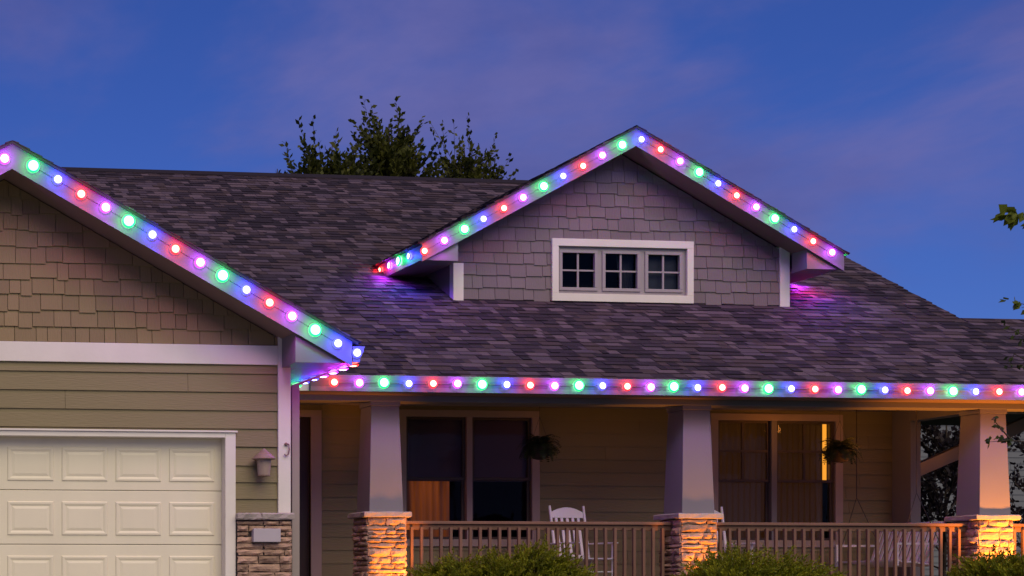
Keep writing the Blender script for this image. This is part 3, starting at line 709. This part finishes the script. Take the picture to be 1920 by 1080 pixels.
for ax in ('-y', '-x', 'x', '-z'):
    base = MB().lathe((0,0,0), [(0.030, 0), (0.030, 0.010), (0.026, 0.014)], 16, ax).mesh('led_bulb')
    lens = MB().lathe((0,0,0), [(0.0285, 0.0145), (0.060, 0.015), (0.062, 0.018), (0.059, 0.022), (0.053, 0.026), (0.044, 0.030), (0.033, 0.033), (0.020, 0.035), (0.006, 0.036)], 20, ax).mesh('lens')
    base.materials.append(M['led_base']); led_me[ax] = (base, lens)
led_col = {}
lamp_data = {}
def led(par, p, ax, c):
    base, lens = led_me[ax]
    if (ax, c) not in led_col:
        l2 = lens.copy(); l2.materials.append(M['lens'+c]); led_col[(ax, c)] = l2
    l2 = led_col[(ax, c)]; mw = Matrix.Translation(p) @ Matrix.Scale({'G': 1.18, 'B': 0.92, 'R': 0.96, 'P': 1.0}[c], 4)
    b = link('led_bulb', base, None, par, mw)
    for nm, me in (('lens', l2),):
        o = bpy.data.objects.new(nm, me); COL.objects.link(o); o.parent = b
    if c not in lamp_data:
        d = bpy.data.lights.new('led_light', 'POINT'); d.color = COLS[c]; d.energy = LEDW*PW[c]; d.shadow_soft_size = 0.02; lamp_data[c] = d
        d = bpy.data.lights.new('led_beam', 'SPOT'); d.color = COLS[c]; d.energy = BEAMW*BW[c]; d.shadow_soft_size = 0.03; d.spot_size = R(172); d.spot_blend = 0.5; lamp_data['b'+c] = d
    la = bpy.data.objects.new('led_light', lamp_data[c]); COL.objects.link(la); la.parent = b
    off = {'-y': (0,-0.095,0.012), '-x': (-0.095,0,0.012), 'x': (0.095,0,0.012), '-z': (0,0,-0.10)}[ax]; la.location = off
    if not BW[c]: return
    key = 'b'+c
    if ax in ('x', '-x'):
        key = 's'+c
        if key not in lamp_data: lamp_data[key] = lamp_data['b'+c].copy(); lamp_data[key].energy *= 6
    lb = bpy.data.objects.new('led_beam', lamp_data[key]); COL.objects.link(lb); lb.parent = b
    lb.location = {'-y': (0,-0.11,-0.10), '-x': (-0.11,0,-0.10), 'x': (0.11,0,-0.10), '-z': (0,0,-0.12)}[ax]
    lb.rotation_euler = {'-y': (R(-12),0,0), '-x': (0,R(12),0), 'x': (0,R(-12),0), '-z': (0,0,0)}[ax]
def string(label, pts):
    """pts: (x,y,z,axis,colour); a track bar runs behind neighbouring bulbs"""
    root = empty('light_string', pts[0][:3], label, 'light string', 'coloured LED strings on the eaves')
    run = [pts[0]]
    for q in pts[1:]+[(0,0,0,'',0)]:
        if q[3] == run[-1][3]: run.append(q); continue
        if len(run) > 1: MB().tube([p[:3] for p in run], 0.0055, 4).build('track', M['led_track'], root)
        run = [q]
    jr = random.Random(len(pts))
    for (x, y, z, ax, c) in pts: led(root, (x+(jr.uniform(-.009, .009) if ax == '-y' else 0), y, z+(jr.uniform(-.006, .006) if ax != '-z' else 0)), ax, c)
SEQ = 'GBRP'
def gz(x): return GTOP-0.15-MG*abs(x-GX)
string('colourful LED string down the right rake of the garage gable', [(3.170+0.2577*i, 17.898, gz(3.170+0.2577*i)+0.012, '-y', SEQ[i % 4]) for i in range(14)])
string('LED string down the left rake of the garage gable, only its purple bulb showing', [(2.86-0.2577*i, 17.898, gz(2.86-0.2577*i), '-y', 'PRBG'[i % 4]) for i in range(3)])
def dz(x): return DT-0.145-MR*abs(x-DC)
string('colourful LED string along right rake of the dormer, starting at its peak',
       [(12.981+0.294*i, YB-0.002, dz(12.981+0.294*i)+(0.01 if i else -0.01), '-y', 'BRPG'[i % 4]) for i in range(11)]
       + [(DC+DHALF-0.012, 23.45+0.36*i, 5.52, 'x', 'GBRP'[i % 4]) for i in range(4)])
string('colourful LED string along left rake and left eave of the dormer',
       [(12.981-0.2956*i, YB-0.002, dz(12.981-0.2956*i), '-y', 'BGPR'[i % 4]) for i in range(1, 12)]
       + [(DC-DHALF+0.012, 23.74+0.367*i, 5.535, '-x', 'BGPR'[i % 4]) for i in range(4)])
string('long straight LED string along the porch gutter', [(7.545+0.3254*i, 20.874, 3.334, '-y', 'RPGB'[i % 4]) for i in range(33)])
string('LED string on the garage side gutter, red bulb at its front end, bulbs behind it imitating reflected light',
       [(6.735, 17.908, 3.285, '-y', 'B'), (6.728, 17.99, 3.189, '-z', 'R'), (6.728, 18.31, 3.189, '-z', 'P'), (6.728, 18.63, 3.189, '-z', 'P'), (6.728, 18.95, 3.189, '-z', 'P'), (6.728, 19.27, 3.189, '-z', 'B'), (6.728, 19.59, 3.189, '-z', 'B'), (6.728, 19.91, 3.189, '-z', 'G')])  # bulbs behind the red one imitate a streak of reflected light

# ================================================================== lamps on the house
def spot(name, label, loc, target, energy, size, blend=0.6):
    root = empty(name, loc, label, 'spotlight', 'garden spotlights at the porch piers')
    x, y, z = loc; d = (Vector(target)-Vector(loc)).normalized(); L = Vector(loc)
    MB().tube([(x, y, 0.0), (x, y, z-0.05)], 0.012, 8).build('stake', M['metal'], root)
    MB().tube([L-d*0.10, L-d*0.07, L+d*0.02, L+d*0.03], [0.02, 0.042, 0.05, 0.05], 14, cap=False).build('shade', M['metal'], root, smooth=True)
    ld = bpy.data.lights.new('spotlight_bulb', 'SPOT'); ld.energy = energy; ld.color = (1.0, 0.30, 0.025); ld.spot_size = R(size); ld.spot_blend = blend; ld.shadow_soft_size = 0.10
    lo = bpy.data.objects.new('spotlight_bulb', ld); COL.objects.link(lo); lo.parent = root
    lo.location = d*0.04; lo.rotation_euler = (-d).to_track_quat('Z', 'Y').to_euler()
spot('garden_spotlight', 'small black garden spotlight lighting the stone pier nearest the garage', (8.82, 20.85, 0.45), (8.50, 21.32, 1.20), 230, 66)
spot('garden_spotlight', 'small black garden spotlight lighting the middle stone pier', (12.90, 20.85, 0.45), (12.70, 21.32, 1.40), 210, 46)
spot('garden_spotlight', 'small black garden spotlight lighting the rightmost porch column', (17.24, 20.45, 0.40), (17.0, 21.35, 2.1), 900, 72)
def ceiling_lamp(label, x, y, energy):
    root = empty('porch_lamp', (x, y, 3.352), label, 'ceiling lamp', 'flat lamps under the porch ceiling')
    MB().lathe((x,y,3.30), [(0.09,0),(0.12,0.03),(0.12,0.051)], 20).build('shade', M['orange_glow'], root)
    ld = bpy.data.lights.new('lamp_bulb', 'POINT'); ld.energy = energy; ld.color = (1.0, 0.34, 0.06); ld.shadow_soft_size = 0.08
    lo = bpy.data.objects.new('lamp_bulb', ld); COL.objects.link(lo); lo.parent = root; lo.location = (0,0,-0.14)
ceiling_lamp('flat orange ceiling lamp above the front door', 7.3, 22.6, 9)
ceiling_lamp('unseen orange ceiling lamp added to warm the middle of the porch wall', 12.6, 22.0, 6.5)  # unseen lamp, added to brighten the wall between the windows
ceiling_lamp('flat orange ceiling lamp above the porch swing', 16.1, 22.35, 10)
# wall lantern beside the garage door
wl_ = empty('wall_lantern', (5.815, YG, 2.1), 'small bronze lantern with sloped cap on siding beside garage door', 'lantern')
lx, ly = 5.825, YG-0.135
MB().lathe((5.815, YG-0.018, 2.16), [(0.055,0),(0.055,0.02),(0.04,0.032)], 16, '-y').build('wall_plate', M['lantern'], wl_)
MB().tube([(5.815,YG-0.03,2.17),(5.82,YG-0.08,2.20),(lx,ly,2.235)], 0.011, 8).build('arm', M['lantern'], wl_)
MB().lathe((lx,ly,2.155), [(0.125,0.0),(0.128,0.01),(0.085,0.055),(0.045,0.085),(0.03,0.10),(0.012,0.12)], 20).build('cap', M['lantern'], wl_, smooth=False)
MB().lathe((lx,ly,1.985), [(0.066,0.0),(0.072,0.06),(0.078,0.168)], 20).build('glass_body', M['lantern_glass'], wl_)
MB().lathe((lx,ly,1.965), [(0.03,0.0),(0.07,0.008),(0.07,0.019)], 20).build('base', M['lantern'], wl_)

# ================================================================== porch furniture
def rocking_chair(label):
    root = empty('rocking_chair', (0,0,0), label, 'rocking chair', 'white rocking chairs on the porch')
    c = M['chair']
    for s in (-1, 1):
        MB().tube([(s*0.26,0.22,0.06),(s*0.265,0.24,0.42),(s*0.275,0.37,1.17)], [0.02,0.022,0.017], 8).build('rear_post', c, root)
        MB().tube([(s*0.29,-0.22,0.06),(s*0.29,-0.23,0.63)], 0.02, 8).build('front_leg', c, root)
        MB().box(s*0.30-0.04, s*0.30+0.04, -0.28, 0.27, 0.632, 0.652).build('arm', c, root, bevel=0.006)
        rk = MB(); pts = [(s*0.28, -0.42+0.95*i/10, 0.03+0.22*((i/10-0.48)**2)) for i in range(11)]
        rk.tube(pts, 0.02, 6).build('rocker', c, root)
    for i in range(5):
        x = -0.18+0.09*i
        MB().add([(x-0.02,0.25,0.46),(x+0.02,0.25,0.46),(x+0.02,0.355,1.02),(x-0.02,0.355,1.02),(x-0.02,0.264,0.46),(x+0.02,0.264,0.46),(x+0.02,0.369,1.02),(x-0.02,0.369,1.02)],
                 [(0,1,2,3),(7,6,5,4),(1,5,6,2),(0,3,7,4)]).build('back_slat', c, root)
    cr_ = MB(); n = 10; vs = []
    for i in range(n+1):
        x = -0.265+0.53*i/n; h = 0.075*(1-(2*i/n-1)**2)
        for (dy, zz) in ((0.0, 1.005), (0.025, 1.005), (0.037, 1.075+h), (0.012, 1.075+h)): vs.append((x, 0.345+dy, zz))
    fs = [(i*4+k, (i+1)*4+k, (i+1)*4+(k+1) % 4, i*4+(k+1) % 4) for i in range(n) for k in range(4)]+[(0,1,2,3),(n*4+3,n*4+2,n*4+1,n*4)]
    cr_.add(vs, fs).build('crest_rail', c, root)
    MB().box(-0.25, 0.25, 0.245, 0.275, 0.44, 0.49).build('lower_back_rail', c, root)
    for i in range(6): MB().box(-0.30, 0.30, -0.26+0.085*i, -0.185+0.085*i, 0.40+0.004*(5-i), 0.42+0.004*(5-i)).build('seat_slat', c, root)
    MB().tube([(-0.28,-0.225,0.25),(0.28,-0.225,0.25)], 0.012, 6).build('stretcher', c, root)
    MB().tube([(-0.25,0.23,0.28),(0.25,0.23,0.28)], 0.012, 6).build('stretcher', c, root)
    return root
def copy_thing(root):
    r = root.copy(); COL.objects.link(r)
    for ch in root.children:
        c = ch.copy(); COL.objects.link(c); c.parent = r
        for g_ in ch.children:
            d = g_.copy(); COL.objects.link(d); d.parent = c
    return r
ch1 = rocking_chair('white rocking chair between the first two porch columns')
ch2 = copy_thing(ch1); ch2['label'] = 'white rocking chair mostly hidden behind the middle porch column'
ch1.location = (11.55, 22.16, 0.70); ch1.rotation_euler = (0,0,R(10))
ch2.location = (13.55, 22.15, 0.70); ch2.rotation_euler = (0,0,R(6))
# porch swing facing left at the porch end
sw = empty('porch_swing', (16.3, 22.6, 1.1), 'white slatted porch swing hanging on chains at the right end of the porch', 'porch swing')
for i in range(6): MB().box(15.98+0.085*i, 16.05+0.085*i, 21.95, 23.2, 1.10-0.008*i, 1.12-0.008*i).build('seat_slat', M['chair'], sw)
for i in range(15):
    y = 21.97+0.086*i
    MB().add([(16.50,y,1.10),(16.50,y+0.045,1.10),(16.68,y+0.045,1.60),(16.68,y,1.60),(16.518,y,1.10),(16.518,y+0.045,1.10),(16.698,y+0.045,1.60),(16.698,y,1.60)],
             [(3,2,1,0),(4,5,6,7),(0,1,5,4),(2,3,7,6),(1,2,6,5),(3,0,4,7)]).build('back_slat', M['chair'], sw)
MB().box(16.66, 16.72, 21.94, 23.24, 1.60, 1.66).build('top_rail', M['chair'], sw); MB().box(16.49, 16.53, 21.94, 23.24, 1.03, 1.098).build('back_rail', M['chair'], sw)
for y in (21.93, 23.2):
    MB().box(15.96, 16.62, y, y+0.05, 1.33, 1.36).build('arm', M['chair'], sw); MB().box(15.97, 16.02, y+0.003, y+0.047, 1.04, 1.329).build('arm_post', M['chair'], sw)
    MB().tube([(16.3,y+0.025,3.35),(16.3,y+0.025,2.05)], 0.006, 5).build('chain', M['metal'], sw)
    MB().tube([(16.3,y+0.025,2.05),(16.0,y+0.025,1.12)], 0.005, 5).build('chain', M['metal'], sw)
    MB().tube([(16.3,y+0.025,2.05),(16.63,y+0.025,1.40)], 0.005, 5).build('chain', M['metal'], sw)
# hanging ferns
def fern(label, loc, seed):
    r = random.Random(seed); root = empty('hanging_fern', loc, label, 'hanging plant', 'fern baskets hung from the porch ceiling')
    x, y, z = loc
    MB().lathe((x,y,z-0.17), [(0.03,0),(0.09,0.015),(0.135,0.07),(0.155,0.16),(0.16,0.17)], 18).build('basket', M['basket'], root, smooth=True)
    hg = MB()
    for k in range(3):
        a = 2.1*k; hg.tube([(x+0.155*math.cos(a), y+0.155*math.sin(a), z), (x, y, z+0.42)], 0.003, 4)
    hg.tube([(x,y,z+0.42),(x,y,3.352)], 0.003, 4).build('hanger', M['metal'], root)
    fo = MB()
    for k in range(130):
        a = r.uniform(0, 2*math.pi); L = r.uniform(0.18, 0.33); up = r.uniform(0.1, 1.3)
        d = Vector((math.cos(a), math.sin(a), 0)); side = Vector((-d.y, d.x, 0)); pts = []
        p = Vector((x,y,z))+d*r.uniform(0.0,0.08); v = (d*(1-up*0.6)+Vector((0,0,up))).normalized(); tone = r.random()
        n = 12
        for i in range(n):
            pts.append(p.copy()); p = p+v*(L/n); v = (v+Vector((0,0,-0.24))).normalized()
        for i in range(1, n):
            wl2 = 0.055*math.sin(math.pi*(i+1)/(n+1.5))+0.008
            for s in (-1, 1):
                q = pts[i]; t = q+side*s*wl2+Vector((0,0,-0.012))
                fo.add([q, q+(pts[i]-pts[i-1])*0.75, t], [(0,1,2)], min(1,max(0,tone+r.uniform(-.15,.15))))
    fo.build('fronds', M['fern'], root)
fern('bushy hanging fern in front of the large window left of the middle column', (10.985, 22.3, 2.66), 1)
fern('hanging fern in front of the window right of the middle column', (15.40, 22.3, 2.66), 2)

# ================================================================== plants
def juniper(label, cx, cy, rx, ry, top, seed, nspray):
    r = random.Random(seed); root = empty('juniper_bush', (cx, cy, 0), label, 'bush', 'junipers in front of the porch')
    st = MB()
    for k in range(14):
        a = r.uniform(0, 6.28); q = r.uniform(0.4, 0.85)
        st.tube([(cx+0.1*math.cos(a), cy+0.1*math.sin(a), 0.0), (cx+rx*q*0.5*math.cos(a), cy+ry*q*0.5*math.sin(a), top*0.4), (cx+rx*q*math.cos(a), cy+ry*q*math.sin(a), top*0.5)], [0.03, 0.02, 0.008], 5)
    st.build('stem', M['bark'], root)
    fo = MB()
    # uneven top: several mounds
    mounds = [(cx+rx*r.uniform(-0.75, 0.75), cy+ry*r.uniform(-0.6, 0.6), top*r.uniform(0.82, 1.0), rx*r.uniform(0.3, 0.5)) for _ in range(8)]
    def height(x, y):
        e = ((x-cx)/rx)**2+((y-cy)/ry)**2
        b = top*0.70*math.sqrt(max(0, 1-e))
        for (mx, my, mh, mr) in mounds:
            d2 = ((x-mx)**2+(y-my)**2)/mr**2
            if d2 < 1: b = max(b, mh*(1-0.35*d2)*math.sqrt(max(0.05, 1-0.6*e)))
        return b
    for k in range(nspray):
        while True:
            x, y = cx+rx*r.uniform(-1, 1), cy+ry*r.uniform(-1, 1)
            if ((x-cx)/rx)**2+((y-cy)/ry)**2 < 1: break
        h = height(x, y); f = r.random()**0.3; z = max(0.12, h*f)
        out = Vector(((x-cx)/rx, (y-cy)/ry, 0)); 
        d = (out*0.8+Vector((r.gauss(0, .5), r.gauss(0, .35)-0.35, 0.55+0.25*f))).normalized()
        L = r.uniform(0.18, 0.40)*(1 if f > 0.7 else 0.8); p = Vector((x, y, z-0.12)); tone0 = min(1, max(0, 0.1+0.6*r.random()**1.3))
        a1 = d.orthogonal().normalized(); b1 = d.cross(a1)
        n = 20
        for i in range(n):
            t = i/(n-1); c = p+d*(L*t)+Vector((0, 0, 0.03*t-0.09*t*t)); ang = i*2.4
            o = (a1*math.cos(ang)+b1*math.sin(ang)); ln = (0.075*(1-0.65*t)+0.012)*r.uniform(0.7, 1.2)
            tip = c+(o*0.6+d*0.95).normalized()*ln; sd_ = (d.cross(o)).normalized()*0.011
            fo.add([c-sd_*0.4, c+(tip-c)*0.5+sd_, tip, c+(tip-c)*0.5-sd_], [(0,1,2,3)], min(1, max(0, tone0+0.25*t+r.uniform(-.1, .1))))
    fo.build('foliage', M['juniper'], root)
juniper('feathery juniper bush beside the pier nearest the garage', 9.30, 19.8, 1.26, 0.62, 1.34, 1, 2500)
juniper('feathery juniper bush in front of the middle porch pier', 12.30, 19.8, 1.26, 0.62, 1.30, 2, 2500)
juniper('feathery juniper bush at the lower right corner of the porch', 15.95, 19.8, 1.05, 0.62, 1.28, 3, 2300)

def leaf(fo, p, d, ln, wd, r, tone):
    d = d.normalized(); s = d.cross(Vector((r.gauss(0,1), r.gauss(0,1), r.gauss(0,1)))).normalized()*wd
    p = Vector(p)
    fo.add([p, p+d*ln*0.45+s, p+d*ln, p+d*ln*0.45-s], [(0,1,2,3)], tone)
def tree(label, cx, cy, top, rad, seed, crown_h, group, nl=40, leafm='oak', lean=0.0, name='tree', lsize=0.145, trunk_r=0.16, tw=15, lpt=17):
    r = random.Random(seed); root = empty(name, (cx, cy, 0), label, 'tree', group)
    z0 = top-crown_h
    wood = MB(); wood.tube([(cx,cy,0),(cx+0.1,cy,z0*0.5),(cx-0.05,cy,z0),(cx+lean*0.5,cy,top-crown_h*0.35),(cx+lean,cy,top-0.15)], [trunk_r,trunk_r*0.8,trunk_r*0.55,trunk_r*0.25,0.012], 8)
    fo = MB()
    for k in range(nl):
        t = (k+0.5)/nl; zb = z0+crown_h*t*0.72; a = k*2.4+r.uniform(-.5, .5)
        reach = rad*(1-0.75*t**1.6)*r.uniform(0.65, 1.08); hgt = crown_h*r.uniform(0.10, 0.30)*(1.15-0.5*t)
        b0 = Vector((cx+lean*t*0.7, cy, zb)); b1 = b0+Vector((math.cos(a)*reach, math.sin(a)*reach, hgt))
        mid = (b0+b1)/2+Vector((0,0,-0.05*reach))
        wood.tube([b0, mid, b1], [trunk_r*0.25, trunk_r*0.14, 0.008], 5)
        for j in range(tw):
            q = 0.22+0.78*(j+r.random())/tw; base = b0.lerp(mid, q*2) if q < 0.5 else mid.lerp(b1, q*2-1)
            d = Vector((math.cos(a)*0.45+r.gauss(0,.4), math.sin(a)*0.45+r.gauss(0,.4), 0.95+r.random()*0.5)).normalized()
            L = crown_h*(r.uniform(0.06, 0.16) if r.random() < 0.8 else r.uniform(0.18, 0.26))*(0.7+0.5*q); wood.tube([base, base+d*L], [0.008, 0.003], 4, cap=False)
            tone = r.random()**1.4*0.85
            for i in range(lpt):
                p = base+d*(L*(0.15+0.85*i/(lpt-1)))+Vector((r.gauss(0,.02), r.gauss(0,.02), r.gauss(0,.02)))
                leaf(fo, p, d+Vector((r.gauss(0,.75), r.gauss(0,.75), r.gauss(0,.45))), lsize*r.uniform(.6,1.25), lsize*0.33, r, min(1, max(0, tone+r.uniform(-.15, .15))))
    fo.build('crown', M[leafm], root); wood.build('trunk', M['bark'], root)
TG = 'trees rising behind the main roof'
tree('broad dark tree behind the roof ridge, leftmost of the main tree group', 14.85, 42.0, 12.15, 1.60, 1, 5.0, TG, nl=52, tw=15, lean=0.3, lsize=0.16)
tree('tallest dark tree in the middle behind the roof ridge', 17.05, 43.0, 13.0, 1.40, 2, 5.5, TG, nl=56, tw=16, lean=0.0, lsize=0.16)
tree('loose airy tree behind the ridge, nearest the dormer', 18.45, 41.0, 12.0, 1.55, 3, 5.0, TG, nl=42, tw=12, lpt=13, lean=-0.25, lsize=0.15)
tree('tiny tree tip at the far left of the trees behind the ridge', 14.36, 44.0, 12.0, 0.7, 4, 3.0, TG, nl=12)
# dark purple-leaf tree between the porch and the next house
tree('dark purple-leaf tree seen through the open right end of the porch', 20.75, 27.2, 3.8, 1.15, 5, 2.9, None, nl=26, leafm='plum', name='plum_tree', lsize=0.10, trunk_r=0.07, tw=11, lpt=13)
tree('dark leafy tree right of the last porch column beside the next house', 22.9, 27.6, 3.9, 1.0, 6, 3.0, None, nl=16, leafm='plum', name='plum_tree', lsize=0.10, trunk_r=0.07, tw=7, lpt=9)
# slender young tree at the right edge, in front of the porch
yt = empty('young_tree', (13.75, 16.0, 0), 'slender young tree at the right edge, leaves reaching in front of the porch', 'tree')
r = random.Random(77); wood = MB(); fo = MB()
wood.tube([(13.75,16,0),(13.72,16,1.6),(13.66,16.05,3.2),(13.60,16,5.2)], [0.045,0.035,0.025,0.008], 8)
def twig(pts, leaves, ls=0.09):
    wood.tube(pts, [0.010]+[0.006]*(len(pts)-2)+[0.003], 5)
    for (p, n, tone) in leaves:
        for i in range(n):
            leaf(fo, Vector(p)+Vector((r.gauss(0,.025), r.gauss(0,.025), r.gauss(0,.02))), Vector((r.gauss(-0.5,.6), r.gauss(0,.5), r.gauss(-0.35,.5))), ls*r.uniform(.7,1.25), ls*0.36, r, min(1,max(0,tone+r.uniform(-.15,.15))))
twig([(13.62,16,4.3),(13.25,16,4.48),(12.93,16,4.52)], [((13.0,16,4.54),10,0.9),((12.92,16,4.54),9,1.0),((13.2,16,4.5),9,0.8)], 0.15)
twig([(13.66,16,3.45),(13.3,16,3.58),(12.93,16,3.65)], [((12.98,16,3.64),8,0.5),((12.86,16,3.66),3,0.2),((13.15,16,3.6),8,0.4)], 0.085)
twig([(13.68,16,2.9),(13.2,16,3.25),(12.88,16,3.38)], [((12.86,16,3.40),3,0.1),((12.95,16,3.32),5,0.15),((13.05,16,3.25),7,0.1)], 0.06)
twig([(13.70,16,2.7),(13.2,16,3.0),(12.95,16,3.12),(12.90,16,3.0)], [((12.93,16,3.08),5,0.1),((12.90,16,2.98),4,0.1),((13.05,16,3.02),6,0.1)], 0.06)
twig([(13.72,16,2.0),(13.2,16,2.22),(12.86,16,2.24),(12.68,16,2.22)], [((12.70,16,2.24),6,0.1),((12.80,16,2.27),7,0.1),((12.9,16,2.25),5,0.1)], 0.065)
twig([(12.93,16,2.23),(12.80,16,2.36),(12.72,16,2.45)], [((12.72,16,2.46),4,0.1),((12.78,16,2.38),5,0.1)], 0.06)
fo.build('leaves', M['young'], yt); wood.build('trunk', M['bark'], yt)

# ================================================================== neighbour house
nb = empty('neighbour_house', (27.5, 33.0, 0), 'pale blue-gray sided house beyond the right end of the porch', 'house')
nw = boxo('wall', M['nb_siding'], nb, 23.6, 33, 33.004, 39, 0, 5.0)
cladding('siding_plank', M['nb_siding'], nw, lap_rects(23.6, 33, 0.6, 5.0, 0.13, random.Random(14), 3, 4.5), 33.0, 0, 0.016, 0.002)
MB().prism_x([(32.5,4.95),(36,6.25),(39.5,4.95),(39.5,5.02),(36,6.34),(32.5,5.02)][::-1], 23.2, 33.4).build('roof', M['roof_edge'], nb)
boxo('corner_board', M['trim'], nb, 23.56, 23.7, 32.97, 33.2, 0, 4.9)
